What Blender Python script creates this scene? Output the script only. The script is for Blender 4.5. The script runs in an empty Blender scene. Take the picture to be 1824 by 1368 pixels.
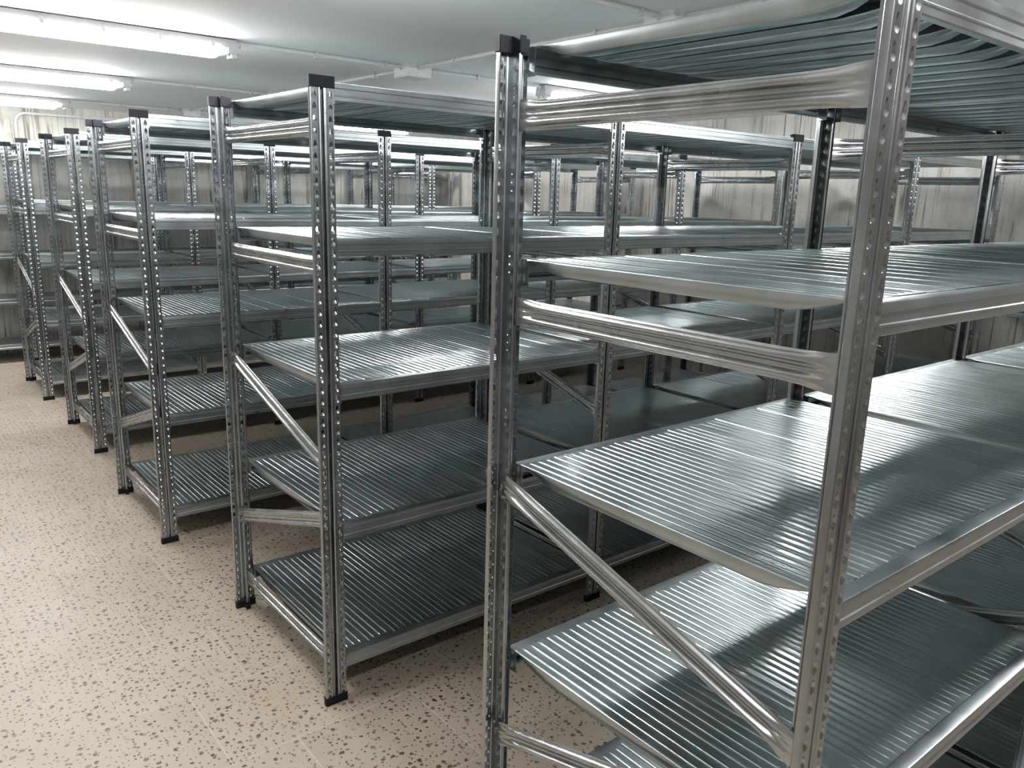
import bpy, bmesh, math, random
from mathutils import Vector, Matrix, noise

random.seed(7)
S = bpy.context.scene
C = S.collection

# ------------------------------------------------------------------ camera
CAM = Vector((-1.0424, 0.0, 1.6844))
YAW, PITCH, ROLL, FPX = 0.68592, -0.23037, 0.02838, 1428.3
cd = bpy.data.cameras.new('camera'); cam = bpy.data.objects.new('camera', cd); C.objects.link(cam)
cd.sensor_width = 36.0; cd.lens = FPX * 36.0 / 1824.0; cd.clip_start = 0.02; cd.clip_end = 100
FWD = Vector((math.sin(YAW) * math.cos(PITCH), math.cos(YAW) * math.cos(PITCH), math.sin(PITCH)))
RGT = Vector((math.cos(YAW), -math.sin(YAW), 0)); UPV = RGT.cross(FWD)
r2 = RGT * math.cos(ROLL) + UPV * math.sin(ROLL); u2 = -RGT * math.sin(ROLL) + UPV * math.cos(ROLL)
cam.matrix_world = Matrix(((r2.x, u2.x, -FWD.x, CAM.x), (r2.y, u2.y, -FWD.y, CAM.y), (r2.z, u2.z, -FWD.z, CAM.z), (0, 0, 0, 1)))
S.camera = cam
def project(p):
    v = Vector(p) - CAM; z = v.dot(FWD)
    if z < 0.05: return None
    return 912 + FPX * v.dot(r2) / z, 684 - FPX * v.dot(u2) / z, z

# ------------------------------------------------------------------ world, exposure
w = bpy.data.worlds.new('world'); S.world = w; w.use_nodes = True
w.node_tree.nodes['Background'].inputs[0].default_value = (0.5, 0.5, 0.5, 1)
w.node_tree.nodes['Background'].inputs[1].default_value = 0.0
S.view_settings.view_transform = 'Standard'; S.view_settings.look = 'None'
S.view_settings.gamma = 1.0; S.view_settings.use_curve_mapping = False
S.view_settings.exposure = 0.0
LAMP_EMIT = 60.0; LAMP_WATT = 18.0
S.cycles.max_bounces = 7; S.cycles.diffuse_bounces = 4; S.cycles.glossy_bounces = 4
S.cycles.sample_clamp_indirect = 2.5
S.cycles.use_denoising = True; S.cycles.denoising_prefilter = 'ACCURATE'
S.cycles.caustics_reflective = True

# ------------------------------------------------------------------ materials
def new_mat(name):
    m = bpy.data.materials.new(name); m.use_nodes = True
    nt = m.node_tree; b = nt.nodes['Principled BSDF']
    return m, nt, b
def N(nt, t, **kw):
    n = nt.nodes.new(t)
    for k, v in kw.items(): setattr(n, k, v)
    return n
def ramp(nt, src, stops):
    r = N(nt, 'ShaderNodeValToRGB'); e = r.color_ramp.elements
    while len(e) < len(stops): e.new(0.5)
    for i, (p, c) in enumerate(stops):
        e[i].position = p; e[i].color = c if len(c) == 4 else (*c, 1)
    nt.links.new(src, r.inputs[0]); return r
def mapr(nt, src, a, b, c, d):
    r = N(nt, 'ShaderNodeMapRange'); r.inputs[1].default_value = a; r.inputs[2].default_value = b
    r.inputs[3].default_value = c; r.inputs[4].default_value = d
    nt.links.new(src, r.inputs[0]); return r
def mix(nt, f, a, b, mode='MIX'):
    m = N(nt, 'ShaderNodeMix', data_type='RGBA', blend_type=mode)
    for s, v in ((m.inputs[0], f), (m.inputs[6], a), (m.inputs[7], b)):
        if hasattr(v, 'links') or hasattr(v, 'is_linked'): nt.links.new(v, s)
        else: s.default_value = v if not isinstance(v, tuple) else (*v, 1) if len(v) == 3 else v
    return m.outputs[2]

def metal(name, col, rough, wave_dir=None, bump=0.15, sharp=None):
    m, nt, b = new_mat(name)
    tc = N(nt, 'ShaderNodeTexCoord'); oi = N(nt, 'ShaderNodeObjectInfo')
    off = N(nt, 'ShaderNodeVectorMath', operation='SCALE'); off.inputs[0].default_value = (13, 29, 7)
    nt.links.new(oi.outputs['Random'], off.inputs[3])
    add = N(nt, 'ShaderNodeVectorMath', operation='ADD')
    nt.links.new(tc.outputs['Object'], add.inputs[0]); nt.links.new(off.outputs[0], add.inputs[1])
    n1 = N(nt, 'ShaderNodeTexNoise'); n1.inputs['Scale'].default_value = 9; n1.inputs['Detail'].default_value = 3
    nt.links.new(add.outputs[0], n1.inputs['Vector'])
    c0 = tuple(x * 0.9 for x in col); c1 = tuple(min(1, x * 1.1) for x in col)
    cr = ramp(nt, n1.outputs[0], [(0.3, c0), (0.7, c1)])
    nt.links.new(cr.outputs[0], b.inputs['Base Color'])
    rr = mapr(nt, n1.outputs[0], 0.25, 0.75, rough - 0.05, rough + 0.07)
    nt.links.new(rr.outputs[0], b.inputs['Roughness'])
    b.inputs['Metallic'].default_value = 1.0
    mp = N(nt, 'ShaderNodeMapping'); mp.inputs['Scale'].default_value = wave_dir or (6, 6, 6)
    nt.links.new(add.outputs[0], mp.inputs[0])
    n2 = N(nt, 'ShaderNodeTexNoise'); n2.inputs['Scale'].default_value = 1; n2.inputs['Detail'].default_value = 2
    nt.links.new(mp.outputs[0], n2.inputs['Vector'])
    bp = N(nt, 'ShaderNodeBump'); bp.inputs['Strength'].default_value = bump; bp.inputs['Distance'].default_value = 0.01
    nt.links.new(n2.outputs[0], bp.inputs['Height']); nt.links.new(bp.outputs[0], b.inputs['Normal'])
    if sharp:      # bright skin-passed share of the zinc surface
        gl = N(nt, 'ShaderNodeBsdfAnisotropic'); gl.inputs['Roughness'].default_value = sharp[0]
        nt.links.new(cr.outputs[0], gl.inputs['Color']); nt.links.new(bp.outputs[0], gl.inputs['Normal'])
        mx = N(nt, 'ShaderNodeMixShader'); mx.inputs[0].default_value = sharp[1]
        nt.links.new(b.outputs[0], mx.inputs[1]); nt.links.new(gl.outputs[0], mx.inputs[2])
        nt.links.new(mx.outputs[0], nt.nodes['Material Output'].inputs[0])
    return m

def plain(name, col, rough=0.5, spec=0.5, metallic=0):
    m, nt, b = new_mat(name)
    tc = N(nt, 'ShaderNodeTexCoord'); n1 = N(nt, 'ShaderNodeTexNoise'); n1.inputs['Scale'].default_value = 30
    nt.links.new(tc.outputs['Object'], n1.inputs['Vector'])
    cr = ramp(nt, n1.outputs[0], [(0.3, tuple(x * 0.93 for x in col)), (0.7, tuple(min(1, x * 1.05) for x in col))])
    nt.links.new(cr.outputs[0], b.inputs['Base Color'])
    b.inputs['Roughness'].default_value = rough; b.inputs['Metallic'].default_value = metallic
    b.inputs['Specular IOR Level'].default_value = spec
    return m

M = {}
M['deck'] = metal('galvanised_deck', (0.53, 0.60, 0.615), 0.38, (16, 0.5, 16), 0.04, (0.17, 0.5))
M['post'] = metal('galvanised_post', (0.45, 0.485, 0.51), 0.24, (18, 18, 3), 0.05)
M['beam'] = metal('galvanised_beam', (0.47, 0.52, 0.545), 0.31, (2, 12, 12), 0.04)
M['brace'] = metal('galvanised_brace', (0.52, 0.55, 0.565), 0.25, (12, 2, 12), 0.04)
M['cap'] = plain('black_plastic', (0.008, 0.009, 0.014), 0.5, 0.25)
M['white_plastic'] = plain('white_plastic', (0.62, 0.63, 0.64), 0.4)
M['grey_plastic'] = plain('grey_plastic', (0.50, 0.51, 0.53), 0.45)
M['clip'] = plain('clip_steel', (0.6, 0.6, 0.6), 0.35)

def emit_mat():
    m, nt, b = new_mat('lit_diffuser')
    b.inputs['Base Color'].default_value = (0.9, 0.9, 0.9, 1)
    b.inputs['Emission Color'].default_value = (1.0, 0.985, 0.965, 1); b.inputs['Emission Strength'].default_value = LAMP_EMIT
    return m
M['lit'] = emit_mat()

def ceiling_mat():
    m, nt, b = new_mat('painted_ceiling')
    g = N(nt, 'ShaderNodeNewGeometry'); n = N(nt, 'ShaderNodeTexNoise'); n.inputs['Scale'].default_value = 1.6; n.inputs['Detail'].default_value = 4
    nt.links.new(g.outputs['Position'], n.inputs['Vector'])
    cr = ramp(nt, n.outputs[0], [(0.3, (0.85, 0.85, 0.85)), (0.7, (0.90, 0.90, 0.90))])
    nt.links.new(cr.outputs[0], b.inputs['Base Color']); b.inputs['Roughness'].default_value = 0.75
    n2 = N(nt, 'ShaderNodeTexNoise'); n2.inputs['Scale'].default_value = 3; nt.links.new(g.outputs['Position'], n2.inputs['Vector'])
    bp = N(nt, 'ShaderNodeBump'); bp.inputs['Strength'].default_value = 0.1; bp.inputs['Distance'].default_value = 0.03
    nt.links.new(n2.outputs[0], bp.inputs['Height']); nt.links.new(bp.outputs[0], b.inputs['Normal'])
    return m
M['ceiling'] = ceiling_mat()

def concrete_mat():
    m, nt, b = new_mat('board_marked_concrete')
    g = N(nt, 'ShaderNodeNewGeometry')
    def pos(scale):
        mp = N(nt, 'ShaderNodeMapping'); mp.inputs['Scale'].default_value = scale
        nt.links.new(g.outputs['Position'], mp.inputs[0]); return mp.outputs[0]
    big = N(nt, 'ShaderNodeTexNoise'); big.inputs['Scale'].default_value = 1.3; big.inputs['Detail'].default_value = 6; big.inputs['Roughness'].default_value = 0.62
    nt.links.new(g.outputs['Position'], big.inputs['Vector'])
    base = ramp(nt, big.outputs[0], [(0.30, (0.28, 0.27, 0.25)), (0.43, (0.50, 0.49, 0.465)), (0.56, (0.62, 0.61, 0.585)), (0.72, (0.72, 0.71, 0.685))])
    # vertical runs left by the formwork
    st = N(nt, 'ShaderNodeTexNoise'); st.inputs['Scale'].default_value = 1; st.inputs['Detail'].default_value = 5; st.inputs['Roughness'].default_value = 0.7
    nt.links.new(pos((11, 11, 0.7)), st.inputs['Vector'])
    stm = ramp(nt, st.outputs[0], [(0.32, (0.42, 0.40, 0.37)), (0.42, (0.92, 0.91, 0.89)), (0.7, (1.04, 1.04, 1.03))])
    c = mix(nt, 1.0, base.outputs[0], stm.outputs[0], 'MULTIPLY')
    # thin dark joints
    jt = N(nt, 'ShaderNodeTexNoise'); jt.inputs['Scale'].default_value = 1; jt.inputs['Detail'].default_value = 2
    nt.links.new(pos((11, 11, 0.20)), jt.inputs['Vector'])
    jm = ramp(nt, jt.outputs[0], [(0.482, (1, 1, 1)), (0.494, (0.28, 0.26, 0.235)), (0.506, (0.28, 0.26, 0.235)), (0.518, (1, 1, 1))])
    gate = N(nt, 'ShaderNodeTexNoise'); gate.inputs['Scale'].default_value = 2.2; nt.links.new(g.outputs['Position'], gate.inputs['Vector'])
    gm = mapr(nt, gate.outputs[0], 0.44, 0.54, 0, 0.9)
    c = mix(nt, gm.outputs[0], c, mix(nt, 1.0, c, jm.outputs[0], 'MULTIPLY'))
    # blow holes
    v = N(nt, 'ShaderNodeTexVoronoi'); v.inputs['Scale'].default_value = 16; nt.links.new(g.outputs['Position'], v.inputs['Vector'])
    vm = ramp(nt, v.outputs['Distance'], [(0.06, (0.35, 0.34, 0.32)), (0.1, (1, 1, 1))])
    c = mix(nt, 0.7, c, mix(nt, 1.0, c, vm.outputs[0], 'MULTIPLY'))
    nt.links.new(c, b.inputs['Base Color']); b.inputs['Roughness'].default_value = 0.85
    bp = N(nt, 'ShaderNodeBump'); bp.inputs['Strength'].default_value = 0.6; bp.inputs['Distance'].default_value = 0.02
    nt.links.new(st.outputs[0], bp.inputs['Height']); nt.links.new(bp.outputs[0], b.inputs['Normal'])
    return m
M['concrete'] = concrete_mat()

def terrazzo_mat():
    m, nt, b = new_mat('terrazzo')
    g = N(nt, 'ShaderNodeNewGeometry'); oi = N(nt, 'ShaderNodeObjectInfo')
    dn = N(nt, 'ShaderNodeTexNoise'); dn.inputs['Scale'].default_value = 90; dn.inputs['Detail'].default_value = 1
    nt.links.new(g.outputs['Position'], dn.inputs['Vector'])
    dv = N(nt, 'ShaderNodeVectorMath', operation='SCALE'); dv.inputs[3].default_value = 0.010
    nt.links.new(dn.outputs['Color'], dv.inputs[0])
    ad = N(nt, 'ShaderNodeVectorMath', operation='ADD'); nt.links.new(g.outputs['Position'], ad.inputs[0]); nt.links.new(dv.outputs[0], ad.inputs[1])
    big = N(nt, 'ShaderNodeTexNoise'); big.inputs['Scale'].default_value = 2.4; big.inputs['Detail'].default_value = 4
    nt.links.new(g.outputs['Position'], big.inputs['Vector'])
    base = ramp(nt, big.outputs[0], [(0.32, (0.350, 0.292, 0.236)), (0.68, (0.372, 0.328, 0.275))])
    col = base.outputs[0]
    for sc, rlo, rhi, keep in ((35, 0.09, 0.28, 0.36), (60, 0.08, 0.26, 0.46)):
        v = N(nt, 'ShaderNodeTexVoronoi', voronoi_dimensions='2D'); v.inputs['Scale'].default_value = sc
        nt.links.new(ad.outputs[0], v.inputs['Vector'])
        sep = N(nt, 'ShaderNodeSeparateColor'); nt.links.new(v.outputs['Color'], sep.inputs[0])
        rad = mapr(nt, sep.outputs[0], keep, 1, rlo, rhi)
        lt = N(nt, 'ShaderNodeMath', operation='LESS_THAN'); nt.links.new(v.outputs['Distance'], lt.inputs[0]); nt.links.new(rad.outputs[0], lt.inputs[1])
        kp = N(nt, 'ShaderNodeMath', operation='GREATER_THAN'); nt.links.new(sep.outputs[0], kp.inputs[0]); kp.inputs[1].default_value = keep
        mk = N(nt, 'ShaderNodeMath', operation='MULTIPLY'); nt.links.new(lt.outputs[0], mk.inputs[0]); nt.links.new(kp.outputs[0], mk.inputs[1])
        cc = ramp(nt, sep.outputs[1], [(0.0, (0.060, 0.042, 0.031)), (0.4, (0.105, 0.076, 0.056)), (0.72, (0.165, 0.125, 0.096)), (0.88, (0.23, 0.185, 0.148)), (1.0, (0.15, 0.062, 0.036))])
        col = mix(nt, mk.outputs[0], col, cc.outputs[0])
    tint = mapr(nt, oi.outputs['Random'], 0, 1, 0.95, 1.04)
    col = mix(nt, 1.0, col, tint.outputs[0], 'MULTIPLY')
    nt.links.new(col, b.inputs['Base Color']); b.inputs['Roughness'].default_value = 0.42
    b.inputs['Specular IOR Level'].default_value = 0.35
    return m
M['terrazzo'] = terrazzo_mat()
M['grout'] = plain('pale_grout', (0.445, 0.395, 0.34), 0.7)

# ------------------------------------------------------------------ mesh helpers
def mesh(name, verts, faces, mat, smooth=True, angle=35):
    me = bpy.data.meshes.new(name); me.from_pydata([tuple(v) for v in verts], [], faces); me.validate(); me.update()
    bm = bmesh.new(); bm.from_mesh(me); bmesh.ops.remove_doubles(bm, verts=bm.verts, dist=1e-5)
    bm.to_mesh(me); bm.free()
    me.materials.append(mat)
    if smooth:
        for p in me.polygons: p.use_smooth = True
        me.set_sharp_from_angle(angle=math.radians(angle))
    return me
class MB:
    def __init__(s): s.v = []; s.f = []
    def grid(s, rows, closed=False):
        b = len(s.v); n = len(rows[0])
        for r in rows: s.v += r
        for i in range(len(rows) - 1):
            for j in range(n if closed else n - 1):
                k = (j + 1) % n
                s.f.append((b + i * n + j, b + i * n + k, b + (i + 1) * n + k, b + (i + 1) * n + j))
    def box(s, x0, x1, y0, y1, z0, z1):
        b = len(s.v)
        s.v += [(x0, y0, z0), (x1, y0, z0), (x1, y1, z0), (x0, y1, z0), (x0, y0, z1), (x1, y0, z1), (x1, y1, z1), (x0, y1, z1)]
        s.f += [tuple(b + i for i in q) for q in ((0, 3, 2, 1), (4, 5, 6, 7), (0, 1, 5, 4), (1, 2, 6, 5), (2, 3, 7, 6), (3, 0, 4, 7))]
    def prism(s, poly, z0, z1):
        b = len(s.v); n = len(poly)
        s.v += [(x, y, z0) for x, y in poly] + [(x, y, z1) for x, y in poly]
        s.f += [tuple(b + i for i in range(n))[::-1], tuple(b + n + i for i in range(n))]
        s.f += [(b + i, b + (i + 1) % n, b + n + (i + 1) % n, b + n + i) for i in range(n)]
    def tube(s, pts, r, n=10, cap=True):
        pts = [Vector(p) for p in pts]; rows = []; ref = Vector((0, 0, 1))
        for i, p in enumerate(pts):
            d = (pts[min(i + 1, len(pts) - 1)] - pts[max(i - 1, 0)]).normalized()
            a = d.cross(ref)
            if a.length < 1e-3: a = d.cross(Vector((0, 1, 0)))
            a.normalize(); bb = a.cross(d)
            rows.append([tuple(p + r * (math.cos(t) * a + math.sin(t) * bb)) for t in [2 * math.pi * k / n for k in range(n)]])
        b = len(s.v); s.grid(rows, True)
        if cap:
            s.f.append(tuple(b + i for i in range(n))); m0 = b + (len(rows) - 1) * n
            s.f.append(tuple(m0 + i for i in range(n))[::-1])
    def mesh(s, name, mat, **k): return mesh(name, s.v, s.f, mat, **k)

def obj(name, data, parent=None, loc=(0, 0, 0), rot=(0, 0, 0)):
    o = bpy.data.objects.new(name, data); C.objects.link(o)
    o.location = loc; o.rotation_euler = rot
    if parent: o.parent = parent
    return o
def thing(name, label, cat, loc=(0, 0, 0), group=None):
    o = obj(name, None, None, loc); o['label'] = label; o['category'] = cat; o.empty_display_size = 0.2
    if group: o['group'] = group
    return o
def struct(name, data, label=None, loc=(0, 0, 0)):
    o = obj(name, data, None, loc); o['kind'] = 'structure'
    if label: o['label'] = label
    return o

# ------------------------------------------------------------------ room shell
X0, X1, Y0, Y1, ZC = -3.6, 5.25, -4.6, 9.34, 2.42
def boxmesh(name, mat, *a):
    b = MB(); b.box(*a); return b.mesh(name, mat, smooth=False)
T = 0.2
floor = struct('floor', boxmesh('floor', M['grout'], X0 - T, X1 + T, Y0 - T, Y1 + T, -T, -0.0003), 'pale terrazzo tile floor')
struct('ceiling', boxmesh('ceiling', M['ceiling'], X0 - T, X1 + T, Y0 - T, Y1 + T, ZC, ZC + T), 'white painted ceiling')
struct('wall_back', boxmesh('wall_back', M['concrete'], X0 - T, X1 + T, Y1, Y1 + T, 0, ZC), 'bare concrete wall behind the last rack')
struct('wall_right', boxmesh('wall_right', M['concrete'], X1, X1 + T, Y0 - T, Y1, 0, ZC), 'bare concrete wall at the far end of the racks')
struct('wall_left', boxmesh('wall_left', M['concrete'], X0 - T, X0, Y0 - T, Y1, 0, ZC), 'bare concrete wall')
struct('wall_front', boxmesh('wall_front', M['concrete'], X0, X1, Y0 - T, Y0, 0, ZC), 'bare concrete wall')

# floor tiles: running bond, 0.413 m
TS = 0.413
def tile_data(w, d):
    b = MB(); h = 0.0006; e = 0.0008
    b.v += [(e, e, 0), (w - e, e, 0), (w - e, d - e, 0), (e, d - e, 0), (0, 0, -h), (w, 0, -h), (w, d, -h), (0, d, -h)]
    b.f += [(0, 1, 2, 3), (4, 5, 1, 0), (5, 6, 2, 1), (6, 7, 3, 2), (7, 4, 0, 3)]
    return b
tile_me = tile_data(TS - 0.003, TS - 0.003).mesh('tile', M['terrazzo'], smooth=False)
tiles = []
iy = 0; y = 2.53 - TS * 18.0
row = 0
while y < Y1:
    offs = -0.555 if row % 2 == 0 else -0.555 + TS * 0.5
    x = offs - TS * 8
    while x < X1:
        if y + TS > Y0 and x + TS > X0:
            ax, bx = max(x, X0), min(x + TS, X1); ay, by = max(y, Y0), min(y + TS, Y1)
            pr = project(((ax + bx) / 2, (ay + by) / 2, 0))
            vis = pr is not None and -150 < pr[0] < 1950 and -50 < pr[1] < 1560
            full = bx - ax > TS - 1e-4 and by - ay > TS - 1e-4
            pref = 0 if (vis and full) else 1
            # floor open to view: the aisle at the rack ends and the near part of the aisles
            tiles.append((pref, (pr[2] if pr else 99) + (0 if ax < 0.6 else 1.5), ax, ay, bx, by))
        x += TS
    y += TS; row += 1
tiles.sort(key=lambda t: t[:2])
rest = MB(); n = 0
for pref, dist, ax, ay, bx, by in tiles:
    if pref == 0 and n < 300:
        obj('floor_tile', tile_me, floor, (ax + 0.0015, ay + 0.0015, 0.0)); n += 1
    else:
        if bx - ax < 0.02 or by - ay < 0.02: continue
        t = tile_data(bx - ax - 0.004, by - ay - 0.004); k = len(rest.v)
        rest.v += [(a + ax + 0.002, c + ay + 0.002, z) for a, c, z in t.v]; rest.f += [tuple(i + k for i in f) for f in t.f]
o = obj('floor_tile_field', rest.mesh('floor_tile_field', M['terrazzo'], smooth=False), floor); o['kind'] = 'stuff'

# ------------------------------------------------------------------ rack parts
D, W, PW, H = 0.8246, 1.207, 0.0745, 2.0
PITCH_Z = 0.0343

def keyhole():
    pts = []
    for k in range(9):
        a = math.radians(180 - 25 + (230) * k / 8)      # round lower end
        pts.append((0.0076 * math.cos(a), -0.0048 + 0.0076 * math.sin(a)))
    for k in range(5):
        a = math.radians(-5 + 190 * k / 4)
        pts.append((0.0038 * math.cos(a), 0.0098 + 0.0038 * math.sin(a)))
    return pts
def roundhole(r=0.0034, n=8): return [(r * math.cos(2 * math.pi * k / n), r * math.sin(2 * math.pi * k / n)) for k in range(n)]
def cell(hx0, hx1, hz, outline):
    """flat rectangle hx0..hx1 x -hz..hz with the outline cut out: (verts2d, tris, outline indices)"""
    bm = bmesh.new()
    R = [bm.verts.new((x, 0, z)) for x, z in ((hx0, -hz), (hx1, -hz), (hx1, hz), (hx0, hz))]
    O = [bm.verts.new((x, 0, z)) for x, z in outline]
    E = [bm.edges.new((R[i], R[(i + 1) % 4])) for i in range(4)] + [bm.edges.new((O[i], O[(i + 1) % len(O)])) for i in range(len(O))]
    bmesh.ops.triangle_fill(bm, edges=E, use_beauty=True, use_dissolve=False, normal=(0, -1, 0))
    bm.verts.index_update()
    v = [(q.co.x, q.co.z) for q in bm.verts]; f = [[q.index for q in t.verts] for t in bm.faces]; oi = [q.index for q in O]
    bm.free(); return v, f, oi
def ccw(f, v):
    a = sum(v[f[i]][0] * v[f[(i + 1) % len(f)]][1] - v[f[(i + 1) % len(f)]][0] * v[f[i]][1] for i in range(len(f)))
    return f if a > 0 else f[::-1]

def upright_mesh():
    b = MB()
    # wings with keyholes pressed inwards; local origin at the foot, middle of the outer face, y+ is inwards
    XA, XB, XC = 0.0347, 0.0148, 0.0247       # outer edge, inner edge, hole line (distances from the middle)
    kh = keyhole()
    for s in (-1, 1):
        lo, hi = sorted((s * XB, s * XA)); cx = s * XC
        v, f, oi = cell(lo - cx, hi - cx, PITCH_Z / 2, kh)
        zt = 1.948
        k = 0
        while zt - k * PITCH_Z - PITCH_Z / 2 > 0:
            z = zt - k * PITCH_Z; base = len(b.v)
            b.v += [(cx + x, 0, z + zz) for x, zz in v]
            b.f += [tuple(base + i for i in ccw(t, v)) for t in f]
            # dished wall of the keyhole
            n0 = len(b.v); m = len(oi)
            b.v += [(cx + x * (0.5 if zz < 0 else 0.85), 0.0038, z + (zz * 0.42 + 0.0018 if zz < 0 else zz * 0.93)) for x, zz in kh]
            n1 = len(b.v)
            b.v += [(cx + x * (0.82 if zz < 0 else 0.94), 0.0016, z + (zz * 0.80 + 0.0006 if zz < 0 else zz * 0.97)) for x, zz in kh]
            for i in range(m):
                j = (i + 1) % m
                b.f.append((base + oi[j], base + oi[i], n1 + i, n1 + j))
                b.f.append((n1 + j, n1 + i, n0 + i, n0 + j))
            k += 1
        ztop, zbot = zt + PITCH_Z / 2, zt - (k - 1) * PITCH_Z - PITCH_Z / 2
        for za, zb in ((ztop, H - 0.004), (0.004, zbot)):
            q = len(b.v); b.v += [(lo, 0, za), (hi, 0, za), (hi, 0, zb), (lo, 0, zb)]; b.f.append((q, q + 1, q + 2, q + 3))
        # returned edge and the folds towards the stem
        zs = [0.004, H - 0.004]
        outer = [(s * XA, 0), (s * (XA + 0.0015), 0.0006), (s * (XA + 0.0022), 0.0022), (s * (XA + 0.0022), 0.013), (s * (XA + 0.0010), 0.0145)]
        inner = [(s * XB, 0), (s * (XB - 0.0014), 0.0024), (s * (XB - 0.0032), 0.0026), (s * (XB - 0.0048), 0.0002), (s * (XB - 0.0062), -0.0004), (s * (XB - 0.0080), 0.0), (s * (XB - 0.0098), 0.0012), (s * (XB - 0.0112), 0.0038), (s * (XB - 0.0116), 0.010)]
        for prof in (outer, inner):
            b.grid([[(x, y, z) for x, y in prof] for z in zs])
        # stem side with the small round holes for the braces
        xs = s * (XB - 0.0116); hz = PITCH_Z / 4
        v, f, oi = cell(-0.011, 0.011, hz, roundhole())
        k = 0; z = H - 0.03
        while z - hz > 0.004:
            base = len(b.v)
            if k % 10 in (4, 5, 6):
                b.v += [(xs, 0.021 + x, z + zz) for x, zz in v]; b.f += [tuple(base + i for i in t) for t in f]
                n1 = len(b.v); b.v += [(xs - s * 0.0018, 0.021 + v[i][0] * 0.6, z + v[i][1] * 0.6) for i in oi]
                m = len(oi)
                for i in range(m):
                    j = (i + 1) % m; b.f.append((base + oi[j], base + oi[i], n1 + i, n1 + j))
            else:
                b.v += [(xs, 0.010, z - hz), (xs, 0.032, z - hz), (xs, 0.032, z + hz), (xs, 0.010, z + hz)]; b.f.append((base, base + 1, base + 2, base + 3))
            k += 1; z -= 2 * hz
        base = len(b.v)
        b.v += [(xs, 0.010, H - 0.03 + hz), (xs, 0.032, H - 0.03 + hz), (xs, 0.032, H - 0.004), (xs, 0.010, H - 0.004)]; b.f.append((base, base + 1, base + 2, base + 3))
        b.grid([[(xs, 0.032, zz), (xs + s * 0.0022, 0.0335, zz), (xs + s * 0.0022, 0.0365, zz), (xs - s * 0.0006, 0.038, zz)] for zz in zs])
    return b.mesh('upright', M['post'], angle=28)

def tee(wd, dp, sw, sd, y0=-0.0022):
    """outline of the plastic cap that follows the T section"""
    return [(-wd / 2, y0), (wd / 2, y0), (wd / 2, dp), (sw / 2, dp), (sw / 2, sd), (-sw / 2, sd), (-sw / 2, dp), (-wd / 2, dp)]
def cap_mesh(name, z0, z1):
    b = MB(); b.prism(tee(0.079, 0.016, 0.017, 0.043), z0, z1)
    me = b.mesh(name, M['cap'], smooth=False)
    bm = bmesh.new(); bm.from_mesh(me); bmesh.ops.bevel(bm, geom=list(bm.edges), offset=0.0012, segments=2, affect='EDGES'); bm.to_mesh(me); bm.free()
    return me

def beam_mesh(L):
    b = MB()
    prof = [(0.030, -0.012), (0.030, -0.002), (0.028, 0.0), (0.003, 0.0), (0.0008, -0.0008), (0.0, -0.003), (0.0, -0.0145), (0.0022, -0.0165),
            (0.0022, -0.0320), (0.0000, -0.0338), (0.0000, -0.0362), (0.0014, -0.0375), (0.0014, -0.0485), (0.0030, -0.0505), (0.016, -0.0505), (0.018, -0.047), (0.018, -0.040)]
    b.grid([[(x, y, z) for y, z in prof] for x in (0.0012, L - 0.0012)])
    for x in (0.0008, L - 0.0038):
        b.box(x, x + 0.003, 0.001, 0.032, -0.058, -0.001)
    return b.mesh('beam', M['beam'], angle=24)

def brace_mesh(L, name):
    """pressed strip running along +y, broad side towards -x, ends flattened and flared"""
    b = MB(); rows = []
    half = [(0.0, 0.0070), (0.07, 0.0075), (0.11, 0.0110), (0.24, 0.0110), (0.30, 0.0075), (0.37, 0.0030), (0.44, 0.0008), (0.52, 0.0), (0.62, 0.0004), (0.72, 0.0022), (0.80, 0.0055), (0.84, 0.0080), (0.90, 0.0085), (1.0, 0.0115)]
    sec = [(-u, x) for u, x in half[:0:-1]] + half
    ys = [0, 0.010, 0.022, 0.038, 0.060, 0.095, 0.14, L / 2, L - 0.14, L - 0.095, L - 0.060, L - 0.038, L - 0.022, L - 0.010, L]
    for y in ys:
        e = min(y, L - y); t = min(1, e / 0.085); t = t * t * (3 - 2 * t)
        hh = 0.0265 + 0.0045 * (1 - t); row = []
        for u, x in sec:
            row.append((0.0045 + (x - 0.0045) * t, y, hh * u))
        rows.append(row)
    b.grid(rows)
    # thickness of the pressed sheet
    b.grid([[(x + 0.0012, y, z) for x, y, z in r] for r in rows])
    return b.mesh(name, M['brace'], angle=32)

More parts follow.
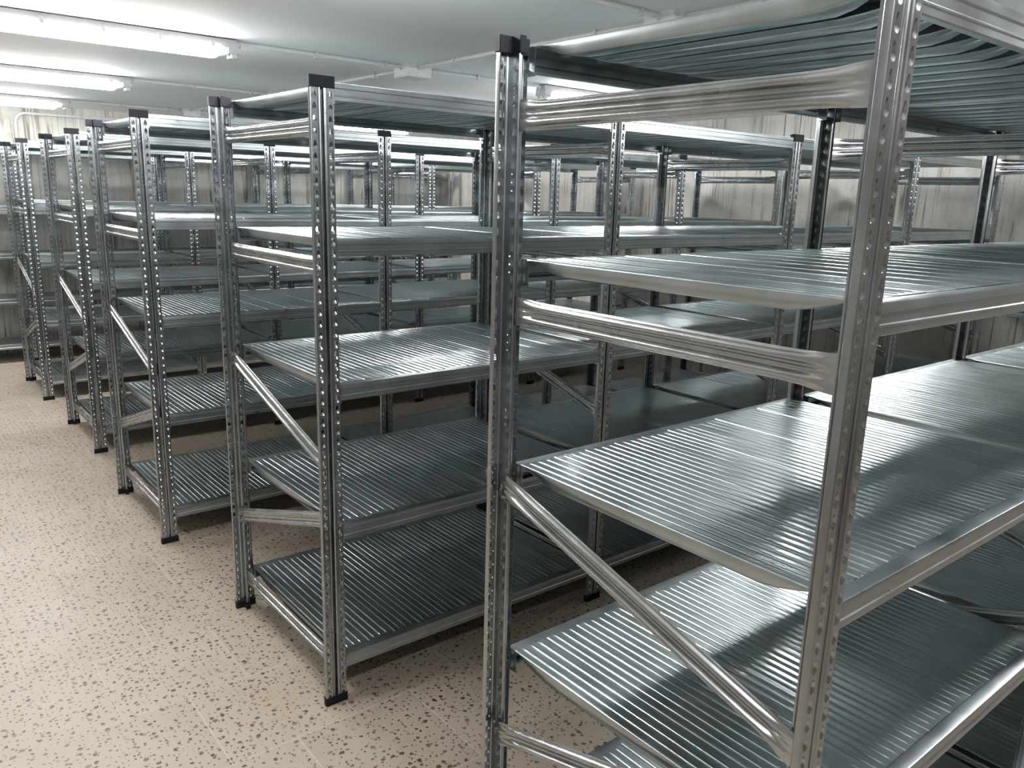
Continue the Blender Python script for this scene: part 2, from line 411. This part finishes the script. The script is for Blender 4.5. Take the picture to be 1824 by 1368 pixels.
def panel_mesh(wd, L, seed):
    """channel shaped deck panel: flat top with three beads along y, sides turned down and in, tapered at both ends"""
    rg = random.Random(seed)
    b = MB(); rows = []
    st = [0, 0.006, 0.014, 0.030, 0.055, 0.085, 0.12, 0.16, L * 0.35, L * 0.5, L * 0.65, L - 0.16, L - 0.12, L - 0.085, L - 0.055, L - 0.030, L - 0.014, L - 0.006, L]
    bead = [(-0.0024, 0), (-0.0015, 0.0005), (-0.0007, 0.0014), (0, 0.0017), (0.0007, 0.0014), (0.0015, 0.0005), (0.0024, 0)]
    h = wd / 2
    bow = [rg.gauss(0, 0.00016) for k in range(4)]; bow2 = [rg.gauss(0, 0.00009) for k in range(4)]
    for y in st:
        e = min(y, L - y); t = min(1, max(0.0, (e - 0.012) / 0.12)); t = math.sin(t * math.pi / 2) ** 1.2
        dep = 0.005 + 0.025 * t; lip = 0.004 + 0.041 * t
        be = min(1, max(0, (e - 0.004) / 0.010)); row = []
        ff = min(1, e / 0.1); q = (y / L - 0.5) * 2
        left = [(-h + lip + 0.001, -dep), (-h + 0.0030, -dep), (-h + 0.0004, -dep + 0.0026), (-h + 0.0004, -0.0032), (-h + 0.0010, -0.0011), (-h + 0.0028, 0.0)]
        row += left
        cs = (-wd / 4, 0, wd / 4); ed = [-h + 0.0028] + [c for c in cs] + [h - 0.0028]
        for k in range(4):
            a = ed[k] + (0.0024 if k else 0); c = ed[k + 1] - (0.0024 if k < 3 else 0)
            z = (bow[k] + bow2[k] * q) * ff
            row += [(a + (c - a) * 0.3, z * 0.84), (a + (c - a) * 0.7, z * 0.84)]
            if k < 3: row += [(ed[k + 1] + x, zz * be) for x, zz in bead]
        row += [(-x, z) for x, z in left[::-1]]
        rows.append([(x, y, z) for x, z in row])
    b.grid(rows)
    b.f = [f[::-1] for f in b.f]
    return b.mesh('deck_panel', M['deck'], angle=50)

NPAN = 11
GAP0 = 0.0725
PWD = (W - GAP0 + 0.0035) / NPAN
UPR = upright_mesh(); CAPM = cap_mesh('top_cap', H - 0.033, H); FOOT = cap_mesh('foot_cap', 0.0, 0.030)
BEAM = beam_mesh(W - PW)
DZ1, DZ2 = -0.225, 0.245
def depth_parts(dd):
    bl = dd - 0.072
    return (dd, [panel_mesh(PWD - 0.0008, dd - 0.062, k) for k in range(9)], brace_mesh(bl, 'brace'),
            brace_mesh(math.hypot(bl + 0.03, DZ1), 'diagonal_brace'), brace_mesh(math.hypot(bl + 0.03, DZ2), 'diagonal_brace'))
DEEP, SHALLOW = depth_parts(D), depth_parts(0.45)

def rack(name, label, x0, y0, nb, levels, zoff=0.0, parts=None, group='galvanised racks in parallel rows'):
    D, PANEL, BRH, DG1, DG2 = parts; BL = D - 0.072
    rng = random.Random(int(y0 * 100))
    r = thing(name, label, 'shelving rack', (x0, y0, 0), group)
    for t in range(nb + 1):
        fx = t * W
        for far in (0, 1):
            u = obj('upright', UPR, r, (fx + PW / 2, D if far else 0.0, 0), (0, 0, math.pi if far else 0))
            obj('top_cap', CAPM, u); obj('foot_cap', FOOT, u)
        xb = fx + PW / 2 - 0.0035
        for z in (1.866, 1.461):
            obj('brace', BRH, r, (xb, 0.036, z + zoff))
        obj('brace', BRH, r, (xb, 0.036, levels[0] - 0.027))
        for me, dz, z0 in ((DG1, DZ1, 1.060), (DG2, DZ2, 0.410)):
            # runs from the far stem (z0) towards the near stem (z0 + dz)
            a = math.atan2(-dz, BL + 0.03)
            o = obj('diagonal_brace', me, r, (xb - 0.0125, D - 0.021, z0 + zoff), (0, 0, 0))
            d = Vector((0, -(BL + 0.03), dz)).normalized()
            xa = Vector((1, 0, 0)); za = xa.cross(d)
            o.rotation_euler = Matrix((xa, d, za)).transposed().to_euler()
    for t in range(nb):
        bx = t * W + PW
        for z in levels:
            obj('beam', BEAM, r, (bx, 0.0015, z))
            obj('beam', BEAM, r, (bx + W - PW, D - 0.0015, z), (0, 0, math.pi))
            for k in range(NPAN):
                obj('deck_panel', rng.choice(PANEL), r, (t * W + GAP0 + PWD * (k + 0.5), 0.031, z + 0.001 + rng.uniform(-0.0004, 0.0006)),
                    (rng.gauss(0, 0.0012), rng.gauss(0, 0.005), 0))
    return r

LV = [0.170, 0.631, 1.098, 1.543, 1.985]
LV1 = [0.150, 0.600, 1.078, 1.550, 1.985]
LV6 = [0.180, 0.610, 1.030, 1.470, 1.985]
ROWS = [
    ('galvanised steel rack nearest the viewer, cut by the right edge of the picture', 0.019, 0.5538, 4, LV1, -0.02),
    ('second galvanised steel rack from the viewer, its end post standing in the middle foreground', 0.0, 2.2030, 4, LV, 0),
    ('third galvanised steel rack from the viewer, between two shelving aisles', -0.062, 3.8239, 4, LV, 0),
    ('fourth galvanised steel rack from the viewer', -0.004, 5.4670, 4, LV, 0),
    ('fifth galvanised steel rack from the viewer, leftmost whole end frame', -0.022, 7.1002, 4, LV, 0),
    ('last galvanised steel rack against the back concrete wall, running on to the left', 0.18 - W, 8.80, 5, LV6, 0),
]
for lab, x, y, nb, lv, zo in ROWS:
    rack('shelving_rack', lab, x, y, nb, lv, zo, SHALLOW if y > 8 else DEEP)

# ------------------------------------------------------------------ ceiling lamps, conduits, boxes
LX = (-0.91, 2.68); LL = 1.51
LY = (0.35, 2.35, 4.33, 6.35, 8.42)
def lamp_parts():
    L = LL
    b = MB()     # grey housing against the ceiling
    prof = [(-0.040, -0.006), (-0.047, -0.028), (-0.049, -0.044), (0.049, -0.044), (0.047, -0.028), (0.040, -0.006)]
    b.grid([[(x, y, z) for y, z in prof] for x in (0.0, 0.004, L - 0.004, L)])
    n = len(prof)
    b.f.append(tuple(range(n))); k = len(b.v) - n; b.f.append(tuple(k + i for i in range(n))[::-1])
    hous = b.mesh('housing', M['grey_plastic'], angle=25)
    b = MB()     # rounded lit diffuser
    rows = []
    pr = [(-0.046, -0.044), (-0.057, -0.050), (-0.058, -0.064), (-0.050, -0.082), (-0.030, -0.094), (0, -0.099), (0.030, -0.094), (0.050, -0.082), (0.058, -0.064), (0.057, -0.050), (0.046, -0.044)]
    for x, s in ((0.085, 0.55), (0.095, 0.85), (0.115, 1.0), (L - 0.115, 1.0), (L - 0.095, 0.85), (L - 0.085, 0.55)):
        rows.append([(x, y * (0.9 + 0.1 * s), -0.044 + (z + 0.044) * s) for y, z in pr])
    b.grid(rows); n = len(pr)
    b.f.append(tuple(range(n))); k = len(b.v) - n; b.f.append(tuple(k + i for i in range(n))[::-1])
    diff = b.mesh('diffuser', M['lit'], angle=60)
    b = MB()     # moulded end with the cable gland
    b.box(-0.002, 0.050, -0.050, 0.050, -0.070, -0.026); b.box(0.050, 0.086, -0.040, 0.040, -0.078, -0.040)
    b.box(0.004, 0.030, -0.036, -0.010, -0.090, -0.070); b.box(0.004, 0.030, 0.010, 0.036, -0.090, -0.070)
    b.tube([(-0.030, 0, -0.024), (0.004, 0, -0.024)], 0.013, 10)
    end = b.mesh('end_cap', M['grey_plastic'], smooth=False)
    b = MB()     # clip that holds the diffuser
    b.box(-0.012, 0.012, -0.0525, -0.0480, -0.050, -0.020); b.box(-0.008, 0.008, -0.0595, -0.0525, -0.052, -0.042)
    clip = b.mesh('clip', M['clip'], smooth=False)
    return hous, diff, end, clip
HOUS, DIFF, END, CLIP = lamp_parts()
TUBE = bpy.data.lights.new('tube_light', 'AREA'); TUBE.shape = 'RECTANGLE'; TUBE.size = LL - 0.23; TUBE.size_y = 0.085
TUBE.energy = LAMP_WATT; TUBE.color = (1.0, 0.985, 0.965)
lab = {(0, 2): 'long fluorescent batten lamp highest on the left of the ceiling', (0, 3): 'middle one of the three fluorescent batten lamps on the left ceiling',
       (0, 4): 'fluorescent batten lamp nearest the back concrete wall, left of the racks', (1, 4): 'fluorescent batten lamp near the back wall, seen under the second rack top',
       (1, 2): 'fluorescent batten lamp above the far end of the third rack', (1, 3): 'fluorescent batten lamp above the far end of the fourth rack',
       (1, 1): 'fluorescent batten lamp above the far end of the second rack', (0, 1): 'fluorescent batten lamp overhead beyond the top edge',
       (0, 0): 'fluorescent batten lamp above the viewer', (1, 0): 'fluorescent batten lamp above the nearest rack'}
for j, y in enumerate(LY):
    for i, x in enumerate(LX):
        l = thing('batten_lamp', lab[(i, j)], 'lamp', (x, y, ZC), 'fluorescent batten lamps')
        obj('housing', HOUS, l); obj('diffuser', DIFF, l)
        al = obj('tube_light', TUBE, l, (LL / 2, 0, -0.1002))
        obj('end_cap', END, l); obj('end_cap', END, l, (LL, 0, 0), (0, 0, math.pi))
        for s in (0, 1):
            for q in range(6):
                obj('clip', CLIP, l, (0.13 + q * (LL - 0.26) / 5, 0, 0), (0, 0, math.pi if s else 0))

BXX = 1.67
def saddle(cx, cy, along):
    b = MB()
    if along == 'x': b.box(cx - 0.008, cx + 0.008, cy - 0.014, cy + 0.014, ZC - 0.030, ZC - 0.001)
    else: b.box(cx - 0.014, cx + 0.014, cy - 0.008, cy + 0.008, ZC - 0.030, ZC - 0.001)
    return b.mesh('saddle', M['grey_plastic'], smooth=False)
names = {0: 'above the nearest rack', 1: 'above the second rack', 2: 'above the third rack',
         3: 'above the fourth rack', 4: 'beside the back wall'}
for j, y in enumerate(LY):
    t = thing('ceiling_conduit', 'thin white conduit leading from lamp to ceiling box, ' + names[j], 'conduit', (0, 0, 0), 'conduits on the ceiling')
    b = MB(); b.tube([(LX[0] + LL + 0.02, y, ZC - 0.014), (BXX - 0.075, y, ZC - 0.014)], 0.0105, 10)
    obj('pipe', b.mesh('pipe', M['white_plastic']), t)
    if True:
        b = MB(); b.tube([(BXX + 0.075, y, ZC - 0.014), (LX[1] - 0.02, y, ZC - 0.014)], 0.0105, 10)
        obj('pipe', b.mesh('pipe', M['white_plastic']), t)
    for x in (1.05, 1.48, 2.15, 2.5): obj('saddle', saddle(x, y, 'x'), t)
    bx = thing('junction_box', 'white square junction box on the ceiling ' + names[j], 'junction box', (BXX, y, ZC), 'junction boxes on the ceiling')
    b = MB(); b.box(-0.080, 0.080, -0.080, 0.080, -0.046, 0)
    for dx, dy in ((1, 0), (-1, 0), (0, 1), (0, -1)):
        b.tube([(dx * 0.078, dy * 0.078, -0.016), (dx * 0.092, dy * 0.092, -0.016)], 0.0145, 12)
    obj('box_body', b.mesh('box_body', M['white_plastic'], smooth=False), bx)
    me = boxmesh('lid', M['white_plastic'], -0.083, 0.083, -0.083, 0.083, -0.070, -0.046)
    bm = bmesh.new(); bm.from_mesh(me); bmesh.ops.bevel(bm, geom=list(bm.edges), offset=0.005, segments=2, affect='EDGES'); bm.to_mesh(me); bm.free()
    obj('lid', me, bx)
for j in range(len(LY) - 1):
    t = thing('cross_conduit', 'thin white conduit crossing the ceiling between junction boxes, ' + ('nearest the viewer', 'over the second rack', 'over the fourth rack', 'farthest from the viewer')[j], 'conduit', (0, 0, 0), 'cross conduits on the ceiling')
    b = MB(); b.tube([(BXX, LY[j] + 0.075, ZC - 0.014), (BXX, LY[j + 1] - 0.075, ZC - 0.014)], 0.0105, 10)
    obj('pipe', b.mesh('pipe', M['white_plastic']), t)
    for f in (0.22, 0.5, 0.78): obj('saddle', saddle(BXX, LY[j] + f * (LY[j + 1] - LY[j]), 'y'), t)

# conduit with a swept bend on the back wall
b = MB(); pts = []
xb, zt, yw, R = 0.31, 2.335, Y1 - 0.016, 0.10
pts += [(xb, yw, 0.05), (xb, yw, zt - R)]
for k in range(1, 9):
    a = math.pi - k * math.pi / 16
    pts.append((xb + R + R * math.cos(a), yw, zt - R + R * math.sin(a)))
pts += [(X1 - 0.03, yw, zt)]
wc = thing('wall_conduit', 'grey conduit bending round from vertical to horizontal on the back wall', 'conduit')
b.tube(pts, 0.0125, 10); obj('pipe', b.mesh('pipe', M['white_plastic']), wc)
for x in (0.9, 1.9, 2.9, 3.9, 4.9):
    q = MB(); q.box(x - 0.008, x + 0.008, Y1 - 0.032, Y1 - 0.001, zt - 0.016, zt + 0.016); obj('saddle', q.mesh('saddle', M['grey_plastic'], smooth=False), wc)
